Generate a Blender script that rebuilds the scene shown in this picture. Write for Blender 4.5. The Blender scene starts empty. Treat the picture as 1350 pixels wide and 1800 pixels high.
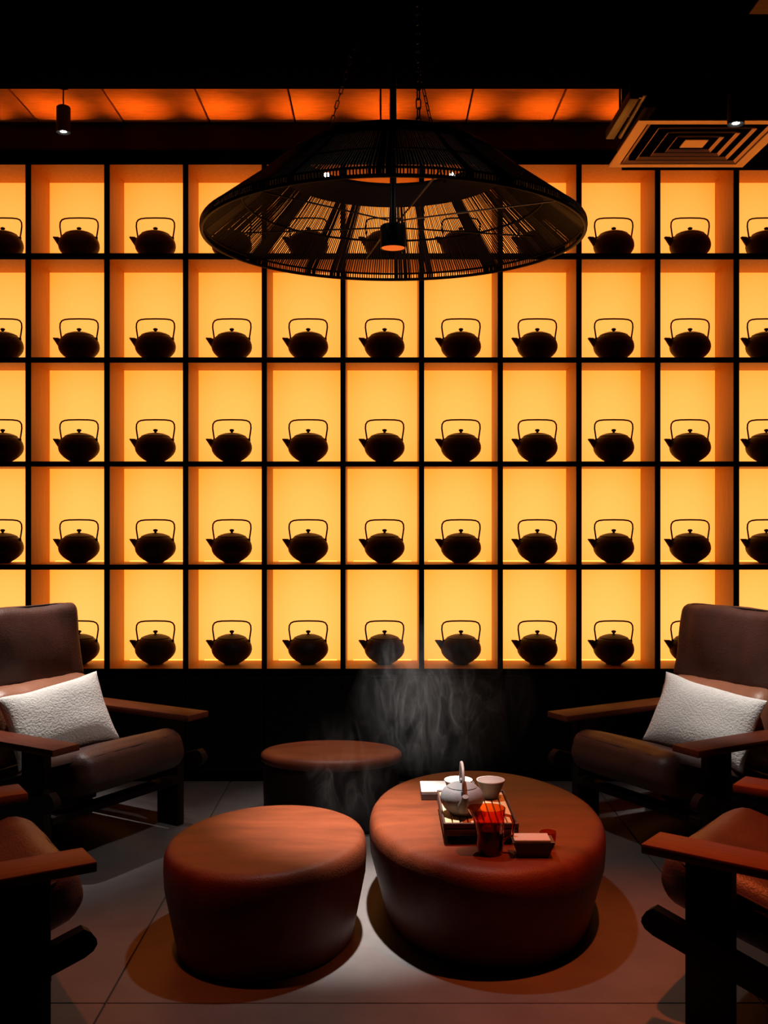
import bpy, bmesh, math, random
from mathutils import Vector, Matrix, noise
R = math.radians
SC = bpy.context.scene
COL = SC.collection
F, HC, CX, CY = 1800.0, 1.35, 673.0, 897.0      # focal length (px), camera height, principal point

# ---------------------------------------------------------------- camera
cd = bpy.data.cameras.new('camera'); cam = bpy.data.objects.new('camera', cd); COL.objects.link(cam)
cd.sensor_fit = 'VERTICAL'; cd.sensor_height = 24.0; cd.lens = 24.0 * F / 1800.0
cd.shift_x = (675 - CX) / 1800.0; cd.shift_y = (CY - 900) / 1800.0
cd.clip_start = .02
cam.location = (0, 0, HC); cam.rotation_euler = (R(90), 0, 0)
SC.camera = cam
# ---------------------------------------------------------------- world and exposure
w = bpy.data.worlds.new('world'); SC.world = w; w.use_nodes = True
w.node_tree.nodes['Background'].inputs['Color'].default_value = (0, 0, 0, 1)
SC.view_settings.view_transform = 'Standard'; SC.view_settings.look = 'None'
SC.view_settings.exposure = 0; SC.view_settings.gamma = 1; SC.view_settings.use_curve_mapping = False
SC.cycles.max_bounces = 8; SC.cycles.diffuse_bounces = 4; SC.cycles.glossy_bounces = 4
SC.cycles.transmission_bounces = 8; SC.cycles.transparent_max_bounces = 12; SC.cycles.volume_bounces = 0
SC.cycles.use_denoising = True; SC.cycles.sample_clamp_indirect = 3
SC.cycles.caustics_refractive = False; SC.cycles.caustics_reflective = False

def lamp(name, loc, target, power, col, size=60, blend=.6, radius=.025):
    d = bpy.data.lights.new(name, 'SPOT'); d.energy = power; d.color = col
    d.spot_size = R(size); d.spot_blend = blend; d.shadow_soft_size = radius
    o = bpy.data.objects.new(name, d); COL.objects.link(o); o.location = loc
    o.rotation_euler = (Vector(target) - Vector(loc)).to_track_quat('-Z', 'Y').to_euler()
    return o
WHITE = (1, .93, .87); WARM = (1, .15, .03)
LAMP = (.034, 3.40)                                   # axis of the big pendant
SPOT_L = (-1.435, 4.60, 3.035); SPOT_R = (1.31, 3.80, 2.77)
lamp('pendant_beam', (LAMP[0], LAMP[1], 2.20), (-.10, 3.46, 0), 700, WHITE, 32, 1.0, .03)
lamp('pendant_wide_beam', (LAMP[0], LAMP[1], 2.20), (-.1, 3.7, 0), 46, WHITE, 100, 1.0, .03)
lamp('spot_beam_left', SPOT_L, (-1.62, 4.26, .62), 400, WHITE, 36, 1.0, .025)
lamp('spot_beam_right', SPOT_R, (1.62, 4.24, .62), 220, WHITE, 34, 1.0, .025)
lamp('warm_downlight_right', (.86, 2.82, 2.93), (.80, 2.90, 0), 280, WARM, 42, .9, .03)
lamp('warm_downlight_left', (-.92, 2.75, 2.93), (-.80, 2.84, 0), 110, WARM, 30, .9, .03)

lamp('added_stool_fill', (-.20, 4.28, 3.15), (-.22, 4.42, 0), 170, WHITE, 27, 1.0, .03)  # added unseen lamp, brightens the stool top and the floor around it
for k in range(22):                                   # added fill lights without fixtures, brightening the oak ceiling and the vent
    d = bpy.data.lights.new('added_shelf_fill', 'AREA'); d.shape = 'RECTANGLE'; d.size, d.size_y = .08, .012
    d.energy = .24 if k < 11 else .45; d.color = (1, .27, .025); d.spread = R(35) if k < 11 else R(70)
    o = bpy.data.objects.new('added_shelf_fill', d); COL.objects.link(o)
    o.location = ((118.2 + 138.45 * (k % 11 - 1) - CX) * HC / 481.0, 5.082, 2.626 if k < 11 else 2.113)
    o.rotation_euler = Vector((0, -.21, .62) if k < 11 else (0, -.7, .65)).to_track_quat('-Z', 'Y').to_euler()

# ---------------------------------------------------------------- materials
MATS = {}
def mat(name, col, rough=.5, metal=0.0, spec=.5, var=0.0, scale=20.0, stretch=(1, 1, 1), bump=0.0, bscale=None, col2=None, coat=0.0):
    if name in MATS: return MATS[name]
    m = bpy.data.materials.new(name); m.use_nodes = True; MATS[name] = m
    nt = m.node_tree; b = nt.nodes['Principled BSDF']; L = nt.links.new
    b.inputs['Base Color'].default_value = (*col, 1); b.inputs['Roughness'].default_value = rough
    b.inputs['Metallic'].default_value = metal; b.inputs['Specular IOR Level'].default_value = spec
    b.inputs['Coat Weight'].default_value = coat
    if var or bump or col2:
        tc = nt.nodes.new('ShaderNodeTexCoord'); mp = nt.nodes.new('ShaderNodeMapping')
        mp.inputs['Scale'].default_value = stretch; L(tc.outputs['Object'], mp.inputs['Vector'])
        n = nt.nodes.new('ShaderNodeTexNoise'); n.inputs['Scale'].default_value = scale
        n.inputs['Detail'].default_value = 5; n.inputs['Roughness'].default_value = .6
        L(mp.outputs[0], n.inputs['Vector'])
        if var or col2:
            r = nt.nodes.new('ShaderNodeValToRGB')
            r.color_ramp.elements[0].position = .32; r.color_ramp.elements[1].position = .68
            a = tuple(max(0, c * (1 - var)) for c in col); c2 = col2 or tuple(min(1, c * (1 + var)) for c in col)
            r.color_ramp.elements[0].color = (*a, 1); r.color_ramp.elements[1].color = (*c2, 1)
            L(n.outputs['Fac'], r.inputs[0]); L(r.outputs[0], b.inputs['Base Color'])
        if bump:
            n2 = nt.nodes.new('ShaderNodeTexNoise'); n2.inputs['Scale'].default_value = bscale or scale * 4
            n2.inputs['Detail'].default_value = 4; L(tc.outputs['Object'], n2.inputs['Vector'])
            bp = nt.nodes.new('ShaderNodeBump'); bp.inputs['Strength'].default_value = bump; bp.inputs['Distance'].default_value = .004
            L(n2.outputs['Fac'], bp.inputs['Height']); L(bp.outputs[0], b.inputs['Normal'])
    return m
def emit(name, col, strength):
    m = bpy.data.materials.new(name); m.use_nodes = True; nt = m.node_tree
    b = nt.nodes['Principled BSDF']; b.inputs['Base Color'].default_value = (.02, .02, .02, 1)
    b.inputs['Emission Color'].default_value = (*col, 1); b.inputs['Emission Strength'].default_value = strength
    MATS[name] = m; return m
def glass(name, col, rough=.02):
    m = bpy.data.materials.new(name); m.use_nodes = True; b = m.node_tree.nodes['Principled BSDF']
    b.inputs['Base Color'].default_value = (*col, 1); b.inputs['Transmission Weight'].default_value = 1
    b.inputs['Roughness'].default_value = rough; b.inputs['IOR'].default_value = 1.45
    MATS[name] = m; return m

BLACK = mat('black_paint', (.0016, .0014, .0012), .8, spec=0)
BULK = mat('bulkhead_paint', (.012, .008, .006), .8, spec=.05)
WOODIN = mat('light_oak_lining', (.65, .30, .038), .5, spec=.2, var=.12, scale=6, stretch=(14, 14, 1))
WOODCEIL = mat('ceiling_oak', (.85, .34, .08), .55, spec=.2, var=.12, scale=5, stretch=(2, 10, 1))
CABINET = mat('black_cabinet', (.004, .0035, .003), .5, spec=.1)
IRON = mat('cast_iron', (.008, .005, .004), .5, spec=.3, bump=.35, bscale=220)
WALNUT = mat('red_walnut', (.11, .024, .010), .5, spec=.12, var=.3, scale=5, stretch=(2, 22, 22))
DARKWOOD = mat('dark_walnut', (.012, .0045, .003), .55, spec=.15, var=.3, scale=5, stretch=(2, 20, 20))
LEATHER = mat('brown_leather', (.06, .023, .017), .45, spec=.45, var=.25, scale=5, bump=.35, bscale=160)
TANLEATHER = mat('tan_leather', (.27, .105, .055), .42, spec=.5, var=.2, scale=4, bump=.25, bscale=190, stretch=(1, 1, 1))
PIPING = mat('leather_piping', (.035, .016, .012), .5)
BOUCLE = mat('boucle', (.78, .75, .71), .95, spec=.1, var=.06, scale=60, bump=1.0, bscale=130)
POUF = mat('pouf_leather', (.125, .027, .010), .48, spec=.2, var=.28, scale=3.2, stretch=(1, 3.5, 1), bump=.3, bscale=210)
TILE = mat('stone_tile', (.115, .103, .10), .5, spec=.3, var=.16, scale=3.5, bump=.12, bscale=60)
GROUT = mat('grout', (.05, .045, .04), .9)
RATTAN = mat('dark_rattan', (.012, .007, .005), .5, spec=.35)
BLACKMETAL = mat('black_metal', (.008, .007, .007), .4, spec=.25)
STEELWIRE = mat('polished_wire', (.5, .48, .46), .3, metal=1)
VENT = mat('vent_metal', (.9, .66, .42), .45, spec=.3)
VENTDARK = mat('vent_void', (.006, .005, .005), .9)
STONEWARE = mat('grey_stoneware', (.17, .172, .18), .6, spec=.4, var=.1, scale=40, bump=.2, bscale=150)
PORCELAIN = mat('white_porcelain', (.78, .77, .75), .35, spec=.5)
CUPDARK = mat('grey_cup_glaze', (.10, .09, .09), .55, var=.1, scale=50)
BAMBOO = mat('pale_bamboo', (.68, .46, .25), .5, var=.12, scale=6, stretch=(20, 2, 2))
TRAYDARK = mat('dark_tray_wood', (.06, .03, .022), .5, var=.2, scale=6, stretch=(2, 14, 14))
LINEN = mat('white_linen', (.55, .53, .50), .9, bump=.3, bscale=200)
TEA = mat('tea_liquid', (.25, .08, .015), .1)
AMBER = glass('amber_glass', (.75, .13, .012))
BULB = emit('bulb', (1, .95, .9), 60)
LED = emit('led', (1, .42, .07), 2.5)
AMBERLENS = emit('amber_lens', (1, .16, .02), .8)

def panel_material(q):
    m = bpy.data.materials.new('backlit_panel'); m.use_nodes = True; nt = m.node_tree; L = nt.links.new
    b = nt.nodes['Principled BSDF']; b.inputs['Base Color'].default_value = (.3, .25, .18, 1); b.inputs['Roughness'].default_value = .6
    b.inputs['Specular IOR Level'].default_value = .1
    tc = nt.nodes.new('ShaderNodeTexCoord'); sp = nt.nodes.new('ShaderNodeSeparateXYZ'); L(tc.outputs['Generated'], sp.inputs[0])
    def math_(op, a, b_=None):
        n = nt.nodes.new('ShaderNodeMath'); n.operation = op
        for i, v in enumerate((a, b_)):
            if v is None: continue
            if hasattr(v, 'links'): L(v, n.inputs[i])
            else: n.inputs[i].default_value = v
        return n.outputs[0]
    dx = math_('POWER', math_('ABSOLUTE', math_('SUBTRACT', sp.outputs['X'], .5)), 2.0)
    dz = math_('POWER', math_('ABSOLUTE', math_('SUBTRACT', sp.outputs['Z'], .42)), 2.0)
    d = math_('MINIMUM', math_('MULTIPLY', math_('ADD', dx, dz), 2.0), 1.0)
    r = nt.nodes.new('ShaderNodeValToRGB'); L(d, r.inputs[0])
    r.color_ramp.elements[0].color = (1.6, .60 * q, .118 * q ** 2, 1); r.color_ramp.elements[1].color = (1.35, .40 * q, .038 * q, 1)
    L(r.outputs[0], b.inputs['Emission Color'])
    ob = nt.nodes.new('ShaderNodeTexCoord')
    geo = nt.nodes.new('ShaderNodeNewGeometry'); s2 = nt.nodes.new('ShaderNodeSeparateXYZ'); L(geo.outputs['Position'], s2.inputs[0])
    b.inputs['Emission Strength'].default_value = 1.0
    m.node_tree.nodes.active = b
    return m
PANEL = [panel_material(q) for q in (.86, .92, .97, 1.0, 1.04)]

# ---------------------------------------------------------------- mesh helpers
class MB:
    def __init__(s): s.v, s.f, s.m = [], [], []
    def add(s, vs, fs, mi=0):
        k = len(s.v); s.v += [tuple(p) for p in vs]; s.f += [tuple(i + k for i in q) for q in fs]
        s.m += [mi] * len(fs) if isinstance(mi, int) else list(mi); return s
    def box(s, x0, x1, y0, y1, z0, z1, mi=0, M=None):
        vs = [Vector((x, y, z)) for x in (x0, x1) for y in (y0, y1) for z in (z0, z1)]
        if M is not None: vs = [M @ p for p in vs]
        return s.add(vs, [(0, 1, 3, 2), (4, 6, 7, 5), (0, 4, 5, 1), (2, 3, 7, 6), (0, 2, 6, 4), (1, 5, 7, 3)], mi)
    def rbox(s, x0, x1, y0, y1, z0, z1, r=.004, seg=2, M=None, mi=0):
        bm = bmesh.new(); t = MB().box(x0, x1, y0, y1, z0, z1)
        vs = [bm.verts.new(p) for p in t.v]
        for q in t.f: bm.faces.new([vs[i] for i in q])
        bmesh.ops.bevel(bm, geom=bm.edges[:], offset=r, segments=seg, profile=.5, affect='EDGES')
        bm.verts.index_update()
        pts = [v.co.copy() if M is None else M @ v.co for v in bm.verts]
        s.add(pts, [[v.index for v in f.verts] for f in bm.faces], mi); bm.free(); return s
    def lathe(s, prof, n=32, o=(0, 0, 0), sx=1, sy=1, cap0=True, cap1=True, mi=0):
        vs, fs = [], []
        for (r, z) in prof:
            for k in range(n):
                a = 2 * math.pi * k / n; vs.append((o[0] + r * sx * math.cos(a), o[1] + r * sy * math.sin(a), o[2] + z))
        for j in range(len(prof) - 1):
            for k in range(n):
                k2 = (k + 1) % n; fs.append((j * n + k, j * n + k2, (j + 1) * n + k2, (j + 1) * n + k))
        if cap0: fs.append(tuple(range(n - 1, -1, -1)))
        if cap1: fs.append(tuple((len(prof) - 1) * n + k for k in range(n)))
        return s.add(vs, fs, mi)
    def tube(s, pts, rad, n=8, closed=False, caps=True, flat=1.0, mi=0):
        pts = [Vector(p) for p in pts]; N = len(pts); vs, fs = [], []
        rads = rad if isinstance(rad, (list, tuple)) else [rad] * N
        up = None
        for i, p in enumerate(pts):
            a = pts[(i - 1) % N] if closed or i > 0 else p; b = pts[(i + 1) % N] if closed or i < N - 1 else p
            t = (b - a).normalized()
            if up is None:
                up = Vector((0, 0, 1)) if abs(t.z) < .9 else Vector((1, 0, 0))
            u = (up - t * up.dot(t))
            u = u.normalized() if u.length > 1e-6 else t.orthogonal().normalized()
            up = u; w_ = t.cross(u)
            for k in range(n):
                th = 2 * math.pi * k / n
                vs.append(p + u * math.cos(th) * rads[i] + w_ * math.sin(th) * rads[i] * flat)
        J = N if closed else N - 1
        for i in range(J):
            i2 = (i + 1) % N
            for k in range(n):
                k2 = (k + 1) % n; fs.append((i * n + k, i * n + k2, i2 * n + k2, i2 * n + k))
        if caps and not closed:
            fs.append(tuple(range(n - 1, -1, -1))); fs.append(tuple((N - 1) * n + k for k in range(n)))
        return s.add(vs, fs, mi)
    def torus(s, Rr, r, z=0, n=64, k=8, o=(0, 0), flat=1.0):
        return s.tube([(o[0] + Rr * math.cos(2 * math.pi * i / n), o[1] + Rr * math.sin(2 * math.pi * i / n), z) for i in range(n)], r, k, closed=True, flat=flat)
    def mesh(s, name, mats, smooth=None):
        me = bpy.data.meshes.new(name); me.from_pydata(s.v, [], s.f)
        for m_ in (mats if isinstance(mats, (list, tuple)) else [mats]): me.materials.append(m_)
        me.polygons.foreach_set('material_index', s.m)
        bm = bmesh.new(); bm.from_mesh(me); bmesh.ops.recalc_face_normals(bm, faces=bm.faces[:]); bm.to_mesh(me); bm.free()
        if smooth is not None:
            me.polygons.foreach_set('use_smooth', [True] * len(me.polygons)); me.set_sharp_from_angle(angle=R(smooth))
        me.update(); return me
    def build(s, name, mats, parent=None, smooth=None, loc=None, rz=0):
        return link(name, s.mesh(name, mats, smooth), parent, loc, rz)
def link(name, me, parent=None, loc=None, rz=0):
    o = bpy.data.objects.new(name, me); COL.objects.link(o)
    if parent is not None: o.parent = parent
    if loc is not None: o.location = loc
    o.rotation_euler = (0, 0, rz); return o
def tag(o, label=None, cat=None, group=None, kind=None):
    for k, v in (('label', label), ('category', cat), ('group', group), ('kind', kind)):
        if v: o[k] = v
    return o
def thing(name, label, cat, loc=(0, 0, 0), rz=0, group=None):
    return tag(link(name, None, None, loc, rz), label, cat, group)
def copy_thing(o, loc, rz=None, label=None, parent=None):
    c = o.copy(); COL.objects.link(c); c.parent = parent
    if parent is None:
        c.location = loc
        if rz is not None: c.rotation_euler = (0, 0, rz)
        if label: c['label'] = label
    for ch in o.children: copy_thing(ch, None, parent=c)
    return c
def cushion(hx, hy, hz, r, n=12, puff=0.0, lump=0.0, seed=0, M=None, belly=0.0):
    """soft rounded block, pillowed on its broad faces"""
    s = MB(); vs, fs, idx = [], [], {}
    h = Vector((hx, hy, hz)); inner = Vector((max(hx - r, .001), max(hy - r, .001), max(hz - r, .001)))
    def pt(a, b, c):
        key = (a, b, c)
        if key in idx: return idx[key]
        p = Vector([math.copysign(abs(2 * q / n - 1) ** .8, 2 * q / n - 1) for q in key])
        q = Vector([p[i] * h[i] for i in range(3)])
        cl = Vector([max(-inner[i], min(inner[i], q[i])) for i in range(3)])
        d = q - cl
        if d.length > 1e-7:
            e = Vector([d[i] / (h[i] - inner[i] + 1e-9) for i in range(3)]).normalized()
            q = cl + Vector([e[i] * (h[i] - inner[i]) for i in range(3)])
        if puff: q.z += math.copysign(puff, p.z) * max(0, 1 - p.x ** 2) * max(0, 1 - p.y ** 2) * min(1, abs(p.z) * 1.2)
        if belly: q.x += math.copysign(belly, p.x) * max(0, 1 - p.z ** 2) * max(0, 1 - abs(p.y) ** 6) * (1 if abs(p.x) > .9 else 0)
        if lump:
            nv = noise.noise_vector(q * 6 + Vector((seed * 7.1, seed, 0))); q += nv * lump
            q += noise.noise_vector(Vector((q.x * 3, q.y * 22, q.z * 14)) + Vector((seed, 0, 0))) * lump * .35
        idx[key] = len(vs); vs.append(M @ q if M is not None else q); return idx[key]
    for a in range(n):
        for b in range(n):
            for lo in (0, n):
                fs.append((pt(lo, a, b), pt(lo, a + 1, b), pt(lo, a + 1, b + 1), pt(lo, a, b + 1)))
                fs.append((pt(a, lo, b), pt(a + 1, lo, b), pt(a + 1, lo, b + 1), pt(a, lo, b + 1)))
                fs.append((pt(a, b, lo), pt(a + 1, b, lo), pt(a + 1, b + 1, lo), pt(a, b + 1, lo)))
    return s.add(vs, fs)
def struct(o): o['kind'] = 'structure'; return o

# ================================================================ SETTING
ZF = F * HC / 481.0              # front plane of the shelf (5.05 m)
PX = ZF / F                      # metres per photo pixel on that plane
def fx(px): return (px - CX) * PX
def fz(py): return HC + (CY - py) * PX
DEPTH = .305; ZB = ZF + DEPTH

# floor of big stone tiles with recessed joints
floor = struct(MB().box(-2.7, 2.7, -.6, ZB + .25, -.08, -.006).build('floor', GROUT))
gx = [-2.66, -.76, 1.04, 2.66]; gy = [-.55, 1.006, 2.806, 4.606, ZB + .2]
tm = {}
for i in range(len(gx) - 1):
    for j in range(len(gy) - 1):
        sx, sy = round(gx[i + 1] - gx[i] - .005, 3), round(gy[j + 1] - gy[j] - .005, 3)
        if (sx, sy) not in tm:
            tm[(sx, sy)] = MB().rbox(-sx / 2, sx / 2, -sy / 2, sy / 2, -.02, 0, .0015, 1).mesh('tile', TILE)
        link('tile', tm[(sx, sy)], floor, ((gx[i] + gx[i + 1]) / 2, (gy[j] + gy[j + 1]) / 2, 0))
struct(MB().box(-2.72, -2.62, -.6, ZB + .3, -.08, 3.4).build('wall_left', BLACK))
struct(MB().box(2.62, 2.72, -.6, ZB + .3, -.08, 3.4).build('wall_right', BLACK))
struct(MB().box(-2.72, 2.72, ZB + .02, ZB + .12, -.08, 3.4).build('wall_back', BLACK))
struct(MB().box(-2.72, 2.72, -.7, -.6, -.08, 3.4).build('wall_front', BLACK))
# raised strip of oak ceiling in front of the shelf, boards with dark open joints
ZCEIL = 3.263
ceil = struct(MB().box(-2.72, 2.72, 3.5, ZB + .1, ZCEIL + .02, ZCEIL + .12).build('ceiling', BLACK))
jx = [fx(68 + 150.3 * k) for k in range(-4, 13)]
bw = 150.3 * PX
bmesh_board = MB().rbox(-bw / 2 + .004, bw / 2 - .004, -.62, .82, 0, .018, .002, 1).mesh('ceiling_board', WOODCEIL)
for x in jx:
    if -2.6 + bw / 2 < x + bw / 2 < 2.6 - bw / 2: link('ceiling_board', bmesh_board, ceil, (x + bw / 2, 4.52, ZCEIL))
# black lowered ceiling over the seating, its edge hides the rest of the oak
ZSLAB = 2.955
struct(MB().box(-2.7, 2.7, -.6, 3.90, ZSLAB, ZSLAB + .10).build('ceiling_lowered', BLACK))
# bulkhead over the shelf
struct(MB().box(-2.7, 2.7, ZF - .005, ZF + .06, fz(265), ZCEIL + .02).build('trim_1', BULK))

# ================================================================ DISPLAY SHELF
shelf = thing('display_shelf', 'wall-wide backlit shelf of black edged pigeonholes glowing amber behind the teapots', 'shelf', (0, ZF, 0))
COLS = [49 + 138.45 * k for k in range(-1, 11)]          # centre lines of the uprights (px)
ROWS = [(288, 445), (455, 628), (637, 811), (820, 992.5), (1001.5, 1176)]   # openings (px)
XL, XR = fx(COLS[0]) - .0125, fx(COLS[-1]) + .0125
T = .0125
def lined(x0, x1, z0, z1, y1=DEPTH):     # board: oak faces, black front edge
    m = MB(); m.box(x0, x1, .012, y1, z0, z1, 0); m.box(x0, x1, 0, .012, z0, z1, 1); return m
zb0 = fz(1176)
up = lined(-T, T, fz(1001.5) - .0, fz(288), DEPTH).mesh('upright', [WOODIN, BLACK])
up = lined(-T, T, zb0, fz(288)).mesh('upright', [WOODIN, BLACK])
for c in COLS: link('upright', up, shelf, (fx(c), 0, 0))
for (a, b) in [(445, 455), (628, 637), (811, 820), (992.5, 1001.5)]:
    for i in range(len(COLS) - 1):
        lined(fx(COLS[i]) + T, fx(COLS[i + 1]) - T, fz(b), fz(a)).build('shelf_board', [WOODIN, BLACK], shelf)
lined(XL, XR, fz(1186), zb0).build('bottom_board', [WOODIN, BLACK], shelf)
m = MB(); m.box(XL, XR, .012, DEPTH, fz(288), fz(288) + .02, 0); m.box(-2.6, 2.6, -.012, .012, fz(288), fz(264), 1)
m.build('head_board', [WOODIN, BLACK], shelf)
pm = {}
for r_, (a, b) in enumerate(ROWS):
    for i in range(len(COLS) - 1):
        hgt = fz(a) - fz(b); wd = fx(COLS[1]) - fx(COLS[0]) - 2 * T; k = r_
        if k not in pm: pm[k] = MB().box(-wd / 2, wd / 2, 0, .01, 0, hgt).mesh('light_panel', PANEL[r_])
        link('light_panel', pm[k], shelf, ((fx(COLS[i]) + fx(COLS[i + 1])) / 2, DEPTH - .0105, fz(b)))
for r_, (a, b) in enumerate(ROWS):
    ld = MB().add([(-wd / 2 + .03, 0, 0), (wd / 2 - .03, 0, 0), (wd / 2 - .03, .008, .004), (-wd / 2 + .03, .008, .004)], [(0, 1, 2, 3)]).mesh('led_strip', LED)
    for i in range(len(COLS) - 1):
        link('led_strip', ld, shelf, ((fx(COLS[i]) + fx(COLS[i + 1])) / 2, DEPTH - .020, fz(b) + .001))
for sgn in (-1, 1):
    x0, x1 = (-2.6, XL) if sgn < 0 else (XR, 2.6)
    MB().box(x0, x1, 0, .03, zb0, fz(264)).build('filler_panel', CABINET, shelf)
# black base cabinet with one door under each pair of uprights
cab = thing('base_cabinet', 'long black cupboard under the glowing shelf with plain flat doors', 'cabinet', (0, ZF, 0))
MB().box(XL, XR, .022, DEPTH, .06, fz(1186)).build('carcass', CABINET, cab)
MB().box(XL, XR, .05, DEPTH, 0, .06).build('plinth', BLACK, cab)
dw = fx(COLS[1]) - fx(COLS[0])
dm = MB().rbox(-dw / 2 + .002, dw / 2 - .002, 0, .021, .065, fz(1186) - .004, .002, 1).mesh('door', CABINET)
hm = MB().box(-.05, .05, -.006, 0, fz(1186) - .02, fz(1186) - .012).mesh('finger_pull', BLACK)
for i in range(len(COLS) - 1):
    d = link('door', dm, cab, ((fx(COLS[i]) + fx(COLS[i + 1])) / 2, 0, 0)); link('finger_pull', hm, d)

# ================================================================ TEAPOTS ON THE SHELF
def tetsubin():
    t = thing('teapot', 'x', 'teapot', group='black iron teapots on the glowing shelf')
    body = [(.0, .0005), (.036, .0005), (.039, .003), (.044, .007), (.060, .0165), (.078, .030), (.091, .044), (.099, .058), (.1025, .073), (.1015, .088),
            (.0975, .102), (.0905, .115), (.080, .1265), (.070, .1345)]
    m = MB().lathe(body, 40, cap1=True)
    for sx in (-1, 1):               # lugs for the bail
        m.rbox(-.006, .006, -.006, .006, -.008, .007, .002, 2, M=Matrix.Translation((sx * .0885, 0, .117)))
    m.build('body', IRON, t, 40)
    lid = [(.0725, .1335), (.0715, .136), (.056, .1435), (.036, .1500), (.010, .1535), (.0055, .155), (.0055, .157), (.009, .160), (.0125, .1645), (.0115, .169), (.006, .172), (.0005, .1725)]
    l = MB().lathe(lid[:5] + [(.001, .154)], 32).build('lid', IRON, t, 40)
    MB().lathe([(.0055, .1525)] + lid[5:], 20).build('knob', IRON, l, 50)
    sp = MB().tube([(-.058, 0, .068), (-.080, 0, .083), (-.099, 0, .1005), (-.113, 0, .115), (-.124, 0, .1275)], [.031, .0255, .0185, .0145, .0125], 16)
    sp.v = [(x - max(0, z - .122) * .3, y, min(z, .1225)) for x, y, z in sp.v]
    sp.build('spout', IRON, t, 40)
    pts = [(-.0885, 0, .116), (-.094, 0, .150), (-.0975, 0, .176), (-.096, 0, .196), (-.088, 0, .209), (-.074, 0, .2155), (-.05, 0, .2185), (0, 0, .2195),
           (.05, 0, .2185), (.074, 0, .2155), (.088, 0, .209), (.096, 0, .196), (.0975, 0, .176), (.094, 0, .150), (.0885, 0, .116)]
    MB().tube(pts, .0040, 8, flat=1.3).build('bail_handle', IRON, t, 60)
    return t
ORD = ['first', 'second', 'third', 'fourth', 'fifth', 'sixth', 'seventh', 'eighth', 'ninth', 'tenth', 'eleventh']
RWN = ['top shelf row', 'second shelf row down', 'middle shelf row', 'fourth shelf row down', 'bottom shelf row']
pot = None; POTY = ZF + .162; k_ = POTY / F
for r_, (a, b) in enumerate(ROWS):
    for c in range(11):
        if r_ == 4 and c in (0, 10): continue
        px = 676 + 134.25 * (c - 5); loc = ((px - CX) * k_, POTY, fz(b) + .0003)
        extra = ''
        if r_ == 4 and c in (1, 9): extra = ', half behind an armchair'
        if r_ == 0 and c in (4, 6): extra = ', behind the lampshade'
        if c in (0, 10): extra = ', cut off'
        lab = f'black iron teapot, {ORD[c]} from left on the {RWN[r_]}{extra}'
        if pot is None: pot = tetsubin(); pot.location = loc; pot['label'] = lab
        else: copy_thing(pot, loc, 0, lab)

# ================================================================ BIG PENDANT LAMP
pend = thing('pendant_lamp', 'huge dark woven cone shade lamp hanging on rod and chains over the leather poufs', 'lamp', (LAMP[0], LAMP[1], 0))
PROF = [(.628, 2.256), (.634, 2.266), (.633, 2.279), (.615, 2.294), (.540, 2.351), (.460, 2.411), (.370, 2.487), (.306, 2.528)]
NS = 430; sm = MB(); rnd = random.Random(4)
for k in range(NS):
    a0 = 2 * math.pi * (k + rnd.uniform(-.12, .12)) / NS; ca, sa = math.cos(a0), math.sin(a0)
    wfac = (.47 if math.sin(k * .47) + math.sin(k * .173) > -.75 else .93) * rnd.uniform(.92, 1.06)
    vs, fs = [], []
    for (r, z) in PROF:
        hw = math.pi * r / NS * wfac
        for (dr, s_) in ((0, -1), (0, 1), (-.0014, 1), (-.0014, -1)):
            q = r + dr; vs.append((q * ca - s_ * hw * sa, q * sa + s_ * hw * ca, z - (0 if dr == 0 else .002)))
    for j in range(len(PROF) - 1):
        for e in range(4):
            e2 = (e + 1) % 4; fs.append((j * 4 + e, j * 4 + e2, (j + 1) * 4 + e2, (j + 1) * 4 + e))
    fs += [(3, 2, 1, 0), tuple((len(PROF) - 1) * 4 + e for e in range(4))]
    sm.add(vs, fs)
tag(sm.build('shade_slats', RATTAN, pend), kind='stuff')
for (r, z, t_) in ((.627, 2.257, .006), (.628, 2.280, .004), (.500, 2.376, .004), (.303, 2.527, .005)):
    MB().torus(r, t_, z, 96, 8).build('hoop', RATTAN, pend, 60)
MB().lathe([(.302, 2.533), (.345, 2.509), (.385, 2.477), (.380, 2.468), (.342, 2.499), (.302, 2.521), (.302, 2.533)], 96, cap0=False, cap1=False).build('crown_band', RATTAN, pend, 40)
MB().tube([(0, 0, 2.33), (0, 0, ZSLAB - .001)], .0112, 12).build('rod', BLACKMETAL, pend, 60)
MB().lathe([(.055, ZSLAB - .018), (.06, ZSLAB - .001)], 24).build('ceiling_rose', BLACK, pend, 30)
MB().lathe([(.030, 2.225), (.0425, 2.219), (.0425, 2.292), (.038, 2.296), (.012, 2.300), (.012, 2.335)], 32, cap0=False).build('lamp_body', BLACKMETAL, pend, 35)
MB().lathe([(.0405, 2.221), (.001, 2.221)], 32).build('lens', AMBERLENS, pend)
for k, a in enumerate((25, 100, 160, 215, 285, 340)):
    ca, sa = math.cos(R(a)), math.sin(R(a))
    MB().tube([(.02 * ca, .02 * sa, 2.31 if k % 2 else 2.29), (.555 * ca, .555 * sa, 2.322)], .0028, 6).build('spoke', STEELWIRE if a == 340 else BLACKMETAL, pend, 60)
def stadium(L, W, t_):
    pts = []
    for i in range(8): a = math.pi * i / 7; pts.append((W * math.cos(a), 0, L + W * math.sin(a)))
    for i in range(8): a = math.pi + math.pi * i / 7; pts.append((W * math.cos(a), 0, -L + W * math.sin(a)))
    return MB().tube(pts, t_, 6, closed=True)
big = stadium(.010, .0075, .0022).mesh('chain_link', BLACKMETAL, 60); sml = stadium(.009, .0055, .0017).mesh('chain_link', BLACKMETAL, 60)
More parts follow.
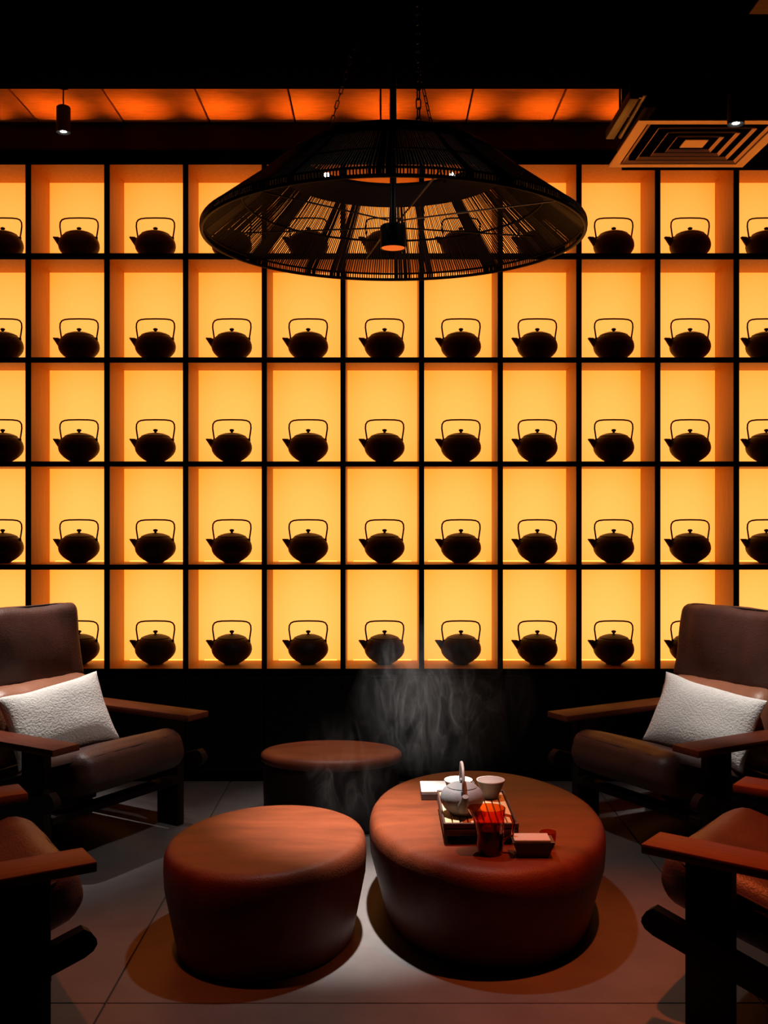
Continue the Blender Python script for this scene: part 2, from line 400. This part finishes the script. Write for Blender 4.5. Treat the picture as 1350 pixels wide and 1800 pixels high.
for (p0, p1, me, step) in (((.075, -.285, 2.52), (.072, -.25, ZSLAB), big, .0295), ((-.262, .15, 2.52), (-.13, .12, ZSLAB), sml, .0255), ((.185, .24, 2.52), (.08, .20, ZSLAB), sml, .0255)):
    a, b = Vector(p0), Vector(p1); n = int((b - a).length / step)
    for i in range(n + 1):
        o = link('chain_link', me, pend, a + (b - a) * ((i + .3) / (n + .6)))
        q = (b - a).to_track_quat('Z', 'Y') @ Matrix.Rotation(R(90 * (i % 2) + 20), 4, 'Z').to_quaternion()
        o.rotation_euler = q.to_euler()
for (x, y, z) in ((-.215, -.10, 2.43), (.19, -.10, 2.43)):  # two tiny glowing beads inside the shade
    MB().lathe([(.001, -.008), (.007, -.005), (.008, 0), (.007, .005), (.001, .008)], 12, (x, y, z)).build('bright_dot', BULB, pend, 60)

# ================================================================ CEILING FITTINGS
def spot_fitting(loc, cord_top, label, r=.031, h=.118):
    t = thing('spotlight', label, 'lamp', loc, 0, 'small cylinder spotlights')
    MB().lathe([(r - .005, .012), (r, 0), (r, h - .006), (r - .006, h), (.006, h + .002)], 28, cap0=False).build('housing', BLACKMETAL, t, 35)
    MB().lathe([(.0135, .004), (.001, -.0005)], 16).build('bulb', BULB, t)
    MB().tube([(0, 0, h), (0, 0, cord_top - loc[2])], .0028, 6).build('cord', BLACKMETAL, t, 60)
    MB().lathe([(.024, -.014), (.024, 0)], 20, (0, 0, cord_top - loc[2])).build('ceiling_cap', BLACK, t, 30)
    return t
spot_fitting((SPOT_L[0], SPOT_L[1], SPOT_L[2] + .012), ZCEIL - .001, 'black cylinder spotlight on a thin cord before the bare oak ceiling')
spot_fitting((SPOT_R[0], SPOT_R[1], SPOT_R[2] + .012), ZSLAB - .001, 'lit black spotlight hanging in front of the square air vent')
# duct box and four-way air diffuser
X0, X1, Y0, Y1, ZV = 1.000, 1.596, 4.00, 4.545, 2.872
struct(MB().box(1.077, 2.62, 3.95, 4.62, ZV + .012, ZCEIL + .02).build('trim_2', BLACK))
vent = thing('air_vent', 'square four-way air diffuser glowing orange under the black duct', 'vent', ((X0 + X1) / 2, (Y0 + Y1) / 2, ZV))
hx, hy = (X1 - X0) / 2, (Y1 - Y0) / 2
def frame_ring(a, b, c, d, z0, z1, t_=.0016):     # sloped square ring from half size (a,b) at z0 to (c,d) at z1
    o = [(-1, -1), (1, -1), (1, 1), (-1, 1)]
    vs = [(p * a, q * b, z0) for p, q in o] + [(p * c, q * d, z1) for p, q in o] + [(p * a, q * b, z0 + t_) for p, q in o] + [(p * c, q * d, z1 + t_) for p, q in o]
    fs = []
    for i in range(4):
        j = (i + 1) % 4
        fs += [(i, j, 4 + j, 4 + i), (8 + i, 12 + i, 12 + j, 8 + j), (i, 8 + i, 8 + j, j), (4 + i, 4 + j, 12 + j, 12 + i)]
    return MB().add(vs, fs)
frame_ring(hx, hy, hx * .86, hy * .86, 0, .0, .006).build('flange', VENT, vent)
MB().box(-hx * .9, hx * .9, -hy * .9, hy * .9, .062, .068).build('duct_plate', VENTDARK, vent)
for s0 in (.83, .66, .49, .32):
    frame_ring(hx * (s0 - .15), hy * (s0 - .15), hx * (s0 + .005), hy * (s0 + .005), .046, .002).build('louver', VENT, vent)
MB().box(-hx * .16, hx * .16, -hy * .16, hy * .16, .006, .010).build('centre_plate', VENT, vent)
m = MB()
# linear track lamp near the vent
trk = thing('track_light', 'slim black linear track lamp hanging beside the air vent', 'lamp', (.90, 3.66, 2.80))
MB().rbox(-.017, .017, 0, .40, .02, .055, .003, 2).build('bar', BLACKMETAL, trk, 35)
MB().tube([(.045, .03, .052), (.045, .42, .038)], .0085, 10).build('tube', BLACKMETAL, trk, 50)
for y in (.05, .22):
    MB().box(-.006, .052, y, y + .012, .045, .058).build('bracket', BLACKMETAL, trk)
    MB().tube([(0, y + .006, .05), (0, y + .006, ZSLAB - 2.80)], .004, 6).build('hanger', BLACKMETAL, trk, 60)
av = thing('ceiling_grille', 'dim reddish grille plate in the black ceiling near the top corner', 'vent', (1.27, 3.27, ZSLAB))
MB().box(-.09, .3, -.3, .03, -.006, -.001).build('plate', WALNUT, av)

# ================================================================ POUFS
def pouf(cx, cy, a, b, h, label, rot=0, egg=0.0, skew=0.0, base=.86):
    t = thing('pouf', label, 'pouf', (cx, cy, 0), 0, 'low round leather poufs')
    lv = [(0.0, base), (.012, base + .012), (.30, .5 + base / 2 - .003), (.62, .990), (.80, 1.0), (.89, .996), (.94, .984), (.975, .963), (.993, .93), (1.0, .88), (1.005, .60), (1.007, .3)]
    n = 72; vs, fs = [], []
    cr, sr = math.cos(rot), math.sin(rot)
    for (z, s_) in lv:
        for k in range(n):
            th = 2 * math.pi * k / n; c, s = math.cos(th), math.sin(th)
            g = 1 + egg * math.cos(th - skew) * .5 + egg * .35 * math.cos(2 * (th - skew))
            x, y = a * c * g * s_, b * s * g * s_
            vs.append((x * cr - y * sr, x * sr + y * cr, z * h))
    J = len(lv)
    for j in range(J - 1):
        for k in range(n):
            k2 = (k + 1) % n; fs.append((j * n + k, j * n + k2, (j + 1) * n + k2, (j + 1) * n + k))
    fs.append(tuple(range(n - 1, -1, -1))); vs.append((0, 0, 1.007 * h)); c_ = len(vs) - 1
    fs += [((J - 1) * n + k, (J - 1) * n + (k + 1) % n, c_) for k in range(n)]
    MB().add(vs, fs).build('cover', POUF, t, 50)
    MB().lathe([(1, .0), (1, .006)], n, (0, 0, -.0005), a * base * .97, b * base * .97).build('foot_ring', BLACK, t)
    return t
pouf(.349, 3.51, .396, .588, .32, 'largest brown leather pouf, used as a table under the tea tray', egg=.0, base=.85)
pouf(-.370, 3.24, .31, .375, .318, 'brown leather pouf with nothing on it, nearest the camera', rot=R(-12), egg=.04, skew=R(60), base=.855)
st = thing('drum_stool', 'dark drum stool with brown leather top, farthest back before the black cupboard', 'stool', (-.222, 4.42, 0))
MB().lathe([(.90, .001), (.95, .02), (.965, .20), (.95, .272)], 64, (0, 0, 0), .305, .205).build('drum', DARKWOOD, st, 40)
MB().lathe([(.94, .268), (.985, .276), (1.0, .290), (.99, .304), (.955, .313), (.88, .3175), (.5, .319), (.02, .320)], 72, (0, 0, 0), .305, .205).build('leather_top', POUF, st, 60)

# ================================================================ ARMCHAIRS
GAP, AW = .295, .128
def armchair(label):
    t = thing('armchair', label, 'armchair', group='low wooden armchairs around the poufs')
    for s in (-1, 1):
        y0, y1 = sorted((s * GAP, s * (GAP + AW)))
        MB().rbox(-.80, 0, y0, y1, .464, .490, .004, 2).build('arm', WALNUT, t, 35)
        ya, yb = sorted((s * (GAP + .045), s * (GAP + .085)))
        MB().rbox(-.22, -.10, ya, yb, .001, .464, .004, 2).build('leg', DARKWOOD, t, 35)
        M = Matrix.Translation((-.70, 0, 0)) @ Matrix.Rotation(R(-8), 4, 'Y')
        MB().rbox(-.05, .05, ya, yb, .006, .464, .004, 2, M=M).build('leg', DARKWOOD, t, 35)
        # sloping side rail with a rounded nose
        ya, yb = sorted((s * (GAP + .088), s * (GAP + .122)))
        top, bot = [], []
        nose = [(-.03, .328), (-.012, .316), (.0, .298), (.002, .285), (-.008, .270), (-.03, .258)]
        back = [(-.80, .02), (-.80, .085)]
        poly = nose + back
        vs = [(x, ya, z) for x, z in poly] + [(x, yb, z) for x, z in poly]; n = len(poly)
        fs = [tuple(range(n)), tuple(range(2 * n - 1, n - 1, -1))] + [(i, (i + 1) % n, n + (i + 1) % n, n + i) for i in range(n)]
        MB().add(vs, fs).build('side_rail', DARKWOOD, t, 30)
    for x, z in ((-.12, .205), (-.62, .075)):
        MB().rbox(x - .03, x + .03, -GAP - .05, GAP + .05, z - .02, z + .01, .003, 1).build('cross_rail', DARKWOOD, t, 35)
    Ms = Matrix.Translation((-.335, 0, .278)) @ Matrix.Rotation(R(-16.5), 4, 'Y')
    sc = cushion(.355, .288, .082, .062, 22, .010, .005, 1, Ms, belly=.012).build('seat_cushion', LEATHER, t, 60)
    def seam(M, hx, hy, z, r, name, parent, rad=.0045):
        pts = []
        for q in range(48):
            th = 2 * math.pi * q / 48; c, s = math.cos(th), math.sin(th)
            e = .22
            pts.append(M @ Vector((hx * math.copysign(abs(c) ** e, c), hy * math.copysign(abs(s) ** e, s), z)))
        MB().tube(pts, rad, 6, closed=True).build(name, PIPING, parent, 60)
    seam(Ms, .352, .285, .046, .03, 'piping', sc)
    # lower back cushion and head cushion, both reclined; local z of a cushion points to the sitter
    Ml = Matrix.Translation((-.565, 0, .475)) @ Matrix.Rotation(R(90 - 16), 4, 'Y')
    lc = cushion(.155, .288, .085, .070, 22, .022, .011, 3, Ml).build('back_cushion', TANLEATHER, t, 60)
    Mh = Matrix.Translation((-.700, 0, .755)) @ Matrix.Rotation(R(90 - 10), 4, 'Y')
    hc = cushion(.178, .300, .075, .040, 22, .020, .013, 8, Mh).build('head_cushion', LEATHER, t, 60)
    seam(Mh, .174, .297, .046, .03, 'piping', hc)
    for y in (-.2, 0, .2):
        M = Matrix.Translation((-.70, y, .14)) @ Matrix.Rotation(R(-14), 4, 'Y')
        MB().rbox(-.085, -.062, -.025, .025, 0, .66, .003, 1, M=M).build('back_slat', DARKWOOD, t, 35)
    return t
CH = [((-.965, 4.03), -31, 'brown leather armchair by the shelf, pale pillow, seat facing right'),
      ((.915, 4.02), 180 + 30, 'brown leather armchair by the shelf, pale pillow, seat facing left'),
      ((-.923, 2.866), 32, 'dark armchair cut by the left frame edge, only arms and seat front showing'),
      ((.920, 2.980), 180 - 37, 'dark armchair cut by the right frame edge, only arms and seat front showing')]
chair = None
for (x, y), a, lab in CH:
    if chair is None: chair = armchair(lab); chair.location = (x, y, 0); chair.rotation_euler = (0, 0, R(a))
    else: copy_thing(chair, (x, y, 0), R(a), lab)
def pillow(label, loc, M, hx=.215, hy=.15, hz=.065):
    t = tag(link('pillow', None, None, loc), label, 'pillow', 'white boucle pillows')
    n = 28; vs, fs = [], []
    for side in (1, -1):
        for i in range(n + 1):
            for j in range(n + 1):
                u, v = 2 * i / n - 1, 2 * j / n - 1
                pinch = 1 - .06 * (1 - abs(v) ** 2) * abs(u) ** 3; pinch2 = 1 - .07 * (1 - abs(u) ** 2) * abs(v) ** 3
                th = ((1 - abs(u) ** 2.6) * (1 - abs(v) ** 2.6)) ** .55
                p = Vector((u * hx * pinch, v * hy * pinch2, side * (hz * th + .002)))
                p += noise.noise_vector(p * 9) * .006
                vs.append(M @ p)
    N = (n + 1) ** 2
    for s in (0, 1):
        for i in range(n):
            for j in range(n):
                k = s * N + i * (n + 1) + j; fs.append((k, k + 1, k + n + 2, k + n + 1))
    edge = [(i, 0) for i in range(n)] + [(n, j) for j in range(n)] + [(i, n) for i in range(n, 0, -1)] + [(0, j) for j in range(n, 0, -1)]
    for q in range(len(edge)):
        a = edge[q][0] * (n + 1) + edge[q][1]; b_ = edge[(q + 1) % len(edge)]; b = b_[0] * (n + 1) + b_[1]
        fs.append((a, b, N + b, N + a))
    MB().add(vs, fs).build('cover', BOUCLE, t, 70)
    return t
def on_chair(i, p, face, roll, tilt):
    (x, y), a, _ = CH[i]; c, s = math.cos(R(a)), math.sin(R(a))
    W = Vector((x + c * p[0] - s * p[1], y + s * p[0] + c * p[1], p[2]))
    # pillow plane normal points to the sitter's front (+x of the chair) and upward
    M = Matrix.Rotation(R(a + face), 4, 'Z') @ Matrix.Rotation(R(-tilt), 4, 'Y') @ Matrix.Rotation(R(90), 4, 'Y') @ Matrix.Rotation(R(90 + roll), 4, 'Z')
    return W, M
W, M = on_chair(0, (-.36, -.075, .502), -22, 10, 24); pillow('white boucle pillow leaning in the armchair that faces right', W, M)
W, M = on_chair(1, (-.375, .10, .502), 22, -10, 24); pillow('white boucle pillow leaning in the armchair that faces left', W, M)

# ================================================================ TEA THINGS ON THE BIG POUF
ZT = .3235
tray = thing('tea_tray', 'dark wooden tea tray with pale slatted top on the big pouf', 'tray', (.302, 3.333, ZT))
hxT, hyT = .116, .188
MB().rbox(-hxT, hxT, -hyT, hyT, .024, .050, .006, 2).build('box', TRAYDARK, tray, 35)
for (a, b, c, d) in ((-hxT, hxT, -hyT, -hyT + .007), (-hxT, hxT, hyT - .007, hyT), (-hxT, -hxT + .007, -hyT + .007, hyT - .007), (hxT - .007, hxT, -hyT + .007, hyT - .007)):
    MB().rbox(a, b, c, d, .049, .066, .002, 1).build('rim', TRAYDARK, tray, 35)
for sx in (-1, 1):
    MB().rbox(sx * .088 - .012, sx * .088 + .012, -hyT + .02, hyT - .02, 0, .025, .003, 1).build('foot', BLACK, tray, 35)
for k in range(9):
    x0 = -.108 + k * .0242 if k < 9 else 0
    MB().rbox(x0, x0 + .0205, -hyT + .008, hyT - .008, .050, .060, .0015, 1).build('slat', BAMBOO, tray, 35)
ZTT = ZT + .0603
kt = thing('kettle', 'small grey stoneware teapot with tall loop handle on the tea tray', 'teapot', (.252, 3.262, ZTT))
MB().lathe([(.0005, .001), (.036, .001), (.040, .006), (.056, .020), (.067, .038), (.070, .052), (.067, .066), (.058, .079), (.047, .086)], 40).build('body', STONEWARE, kt, 40)
l = MB().lathe([(.0475, .0855), (.0475, .088), (.036, .0945), (.020, .099), (.0005, .1005)], 36).build('lid', STONEWARE, kt, 40)
MB().lathe([(.005, .099), (.005, .104), (.009, .109), (.006, .113), (.0005, .114)], 16).build('knob', STONEWARE, l, 50)
MB().tube([(0, -.055, .034), (.0, -.075, .05), (.002, -.087, .066), (.003, -.094, .080)], [.021, .016, .0115, .0095], 14).build('spout', STONEWARE, kt, 50)
hp = [(0, -.056, .080), (0, -.060, .108), (0, -.054, .134), (0, -.036, .152), (0, -.012, .158), (0, .012, .158), (0, .036, .152), (0, .054, .134), (0, .060, .108), (0, .056, .080)]
MB().tube(hp, .0048, 10, flat=1.4).build('loop_handle', mat('handle_metal', (.38, .36, .35), .4), kt, 60)
MB().rbox(-.007, .007, -.063, -.050, .070, .088, .003, 2).build('handle_lug', STONEWARE, kt, 50)
MB().rbox(-.007, .007, .050, .063, .070, .088, .003, 2).build('handle_lug', STONEWARE, kt, 50)
def cup(loc, label):
    t = thing('tea_cup', label, 'cup', loc, 0, 'handleless cups on the tea tray')
    MB().lathe([(.0005, .0005), (.023, .0005), (.025, .004), (.027, .010), (.037, .034), (.0475, .060)], 36, cap1=False).build('outside', CUPDARK, t, 40)
    MB().lathe([(.0475, .0598), (.0472, .0622), (.0448, .0615), (.036, .036), (.026, .014), (.0005, .012)], 36, cap0=False).build('inside', PORCELAIN, t, 40)
    MB().lathe([(.0005, .0402), (.0370, .040)], 32, cap0=False, cap1=False).build('tea', TEA, t, 40)
    return t
cup((.254, 3.440, ZTT), 'small flared tea cup just behind the stoneware pot')
cup((.362, 3.440, ZTT), 'small flared tea cup beside the bare slats of the tray')
bk = thing('napkin_box', 'flat white topped dark box behind the cups on the pouf', 'box', (.236, 3.700, ZT - .001))
MB().rbox(-.100, .100, -.070, .070, 0, .024, .002, 1).build('base', TRAYDARK, bk, 35)
MB().rbox(-.100, .100, -.070, .070, .024, .032, .003, 2).build('napkin', LINEN, bk, 35)
pit = thing('glass_pitcher', 'amber glass serving pitcher of tea standing in front of the tray', 'pitcher', (.322, 3.075, ZT - .006))
wall = [(.0005, .0), (.033, .0), (.037, .004), (.041, .03), (.043, .07), (.043, .11), (.046, .140)]
inn = [(.0442, .140), (.0412, .11), (.0412, .07), (.039, .03), (.034, .008), (.0005, .007)]
pm_ = MB().lathe(wall + inn, 40, cap0=False, cap1=False)
pm_.v = [(x - (.024 * max(0, (z - .09) / .05) if x < -.022 else 0), y, z) for (x, y, z) in pm_.v]
pm_.build('glass_wall', AMBER, pit, 50)
MB().lathe([(.0005, .009), (.033, .010), (.0385, .03), (.0407, .07), (.0407, .078), (.0005, .078)], 36, cap0=False, cap1=False).build('tea', glass('dark_tea', (.25, .03, .004)), pit, 50)
MB().tube([(.041, 0, .118), (.060, -.006, .116), (.070, -.008, .095), (.066, -.008, .06), (.042, 0, .042)], .0045, 10).build('handle', AMBER, pit, 60)
ds = thing('serving_dish', 'dark tapered wooden dish with folded white cloth, beside the amber pitcher', 'dish', (.447, 3.060, ZT - .008))
def frus(a0, b0, a1, b1, z0, z1):
    o = [(-1, -1), (1, -1), (1, 1), (-1, 1)]
    return MB().add([(p * a0, q * b0, z0) for p, q in o] + [(p * a1, q * b1, z1) for p, q in o], [(3, 2, 1, 0), (4, 5, 6, 7)] + [(i, (i + 1) % 4, 4 + (i + 1) % 4, 4 + i) for i in range(4)])
frus(.042, .024, .062, .036, 0, .052).build('bowl', TRAYDARK, ds)
MB().rbox(-.058, .050, -.034, .034, .0515, .060, .003, 2).build('cloth', LINEN, ds, 35)
ac = thing('amber_cup', 'tiny amber glass cup tucked behind the end of the dark dish', 'cup', (.505, 3.135, ZT - .004))
MB().lathe([(.0005, 0), (.017, 0), (.022, .010), (.025, .03), (.026, .048), (.0245, .048), (.0235, .03), (.0205, .012), (.0005, .005)], 28, cap0=False, cap1=False).build('glass_wall', AMBER, ac, 50)

# ================================================================ STEAM
def steam(name, label, loc, size, dens, seed):
    m = bpy.data.materials.new('steam'); m.use_nodes = True; nt = m.node_tree; L = nt.links.new; nt.nodes.clear()
    out = nt.nodes.new('ShaderNodeOutputMaterial'); vs = nt.nodes.new('ShaderNodeVolumeScatter'); L(vs.outputs[0], out.inputs['Volume'])
    vs.inputs['Color'].default_value = (.95, .95, .97, 1); vs.inputs['Anisotropy'].default_value = .2
    tc = nt.nodes.new('ShaderNodeTexCoord'); mp = nt.nodes.new('ShaderNodeMapping'); L(tc.outputs['Object'], mp.inputs['Vector'])
    mp.inputs['Scale'].default_value = (1, .6, .42); mp.inputs['Location'].default_value = (seed, 0, 0)
    n = nt.nodes.new('ShaderNodeTexNoise'); L(mp.outputs[0], n.inputs['Vector']); n.inputs['Scale'].default_value = 9
    n.inputs['Detail'].default_value = 3; n.inputs['Distortion'].default_value = 1.6
    r = nt.nodes.new('ShaderNodeValToRGB'); L(n.outputs['Fac'], r.inputs[0]); r.color_ramp.interpolation = 'EASE'
    for p, v in ((.42, .05), (.49, .25), (.53, 1), (.57, .2)):
        e = r.color_ramp.elements[0] if p == .42 else r.color_ramp.elements.new(p)
        e.position = p; e.color = (v, v, v, 1)
    e = r.color_ramp.elements[-1]; e.position = 1; e.color = (0, 0, 0, 1)
    g = nt.nodes.new('ShaderNodeTexGradient'); g.gradient_type = 'SPHERICAL'
    m2 = nt.nodes.new('ShaderNodeMapping'); L(tc.outputs['Object'], m2.inputs['Vector'])
    m2.inputs['Scale'].default_value = tuple(2 / q for q in size); L(m2.outputs[0], g.inputs[0])
    mu = nt.nodes.new('ShaderNodeMath'); mu.operation = 'MULTIPLY'; L(r.outputs[0], mu.inputs[0]); L(g.outputs['Fac'], mu.inputs[1])
    m3 = nt.nodes.new('ShaderNodeMath'); m3.operation = 'MULTIPLY'; L(mu.outputs[0], m3.inputs[0]); m3.inputs[1].default_value = dens
    L(m3.outputs[0], vs.inputs['Density'])
    o = MB().lathe([(.02, -size[2] / 2), (.32, -size[2] * .40), (.5, 0), (.36, size[2] * .38), (.05, size[2] / 2)], 20, (0, 0, 0), size[0], size[1]).build(name, m, None, None, loc)
    return tag(o, label, 'steam', kind='stuff')
steam('steam', 'thin wisps of pale steam rising over the tea tray and big pouf', (.22, 3.62, .685), (.70, .34, .62), 1.25, 3.0)
steam('steam', 'faint drifting steam between the poufs before the farthest pouf', (-.135, 3.90, .36), (.40, .26, .58), 1.5, 8.0)
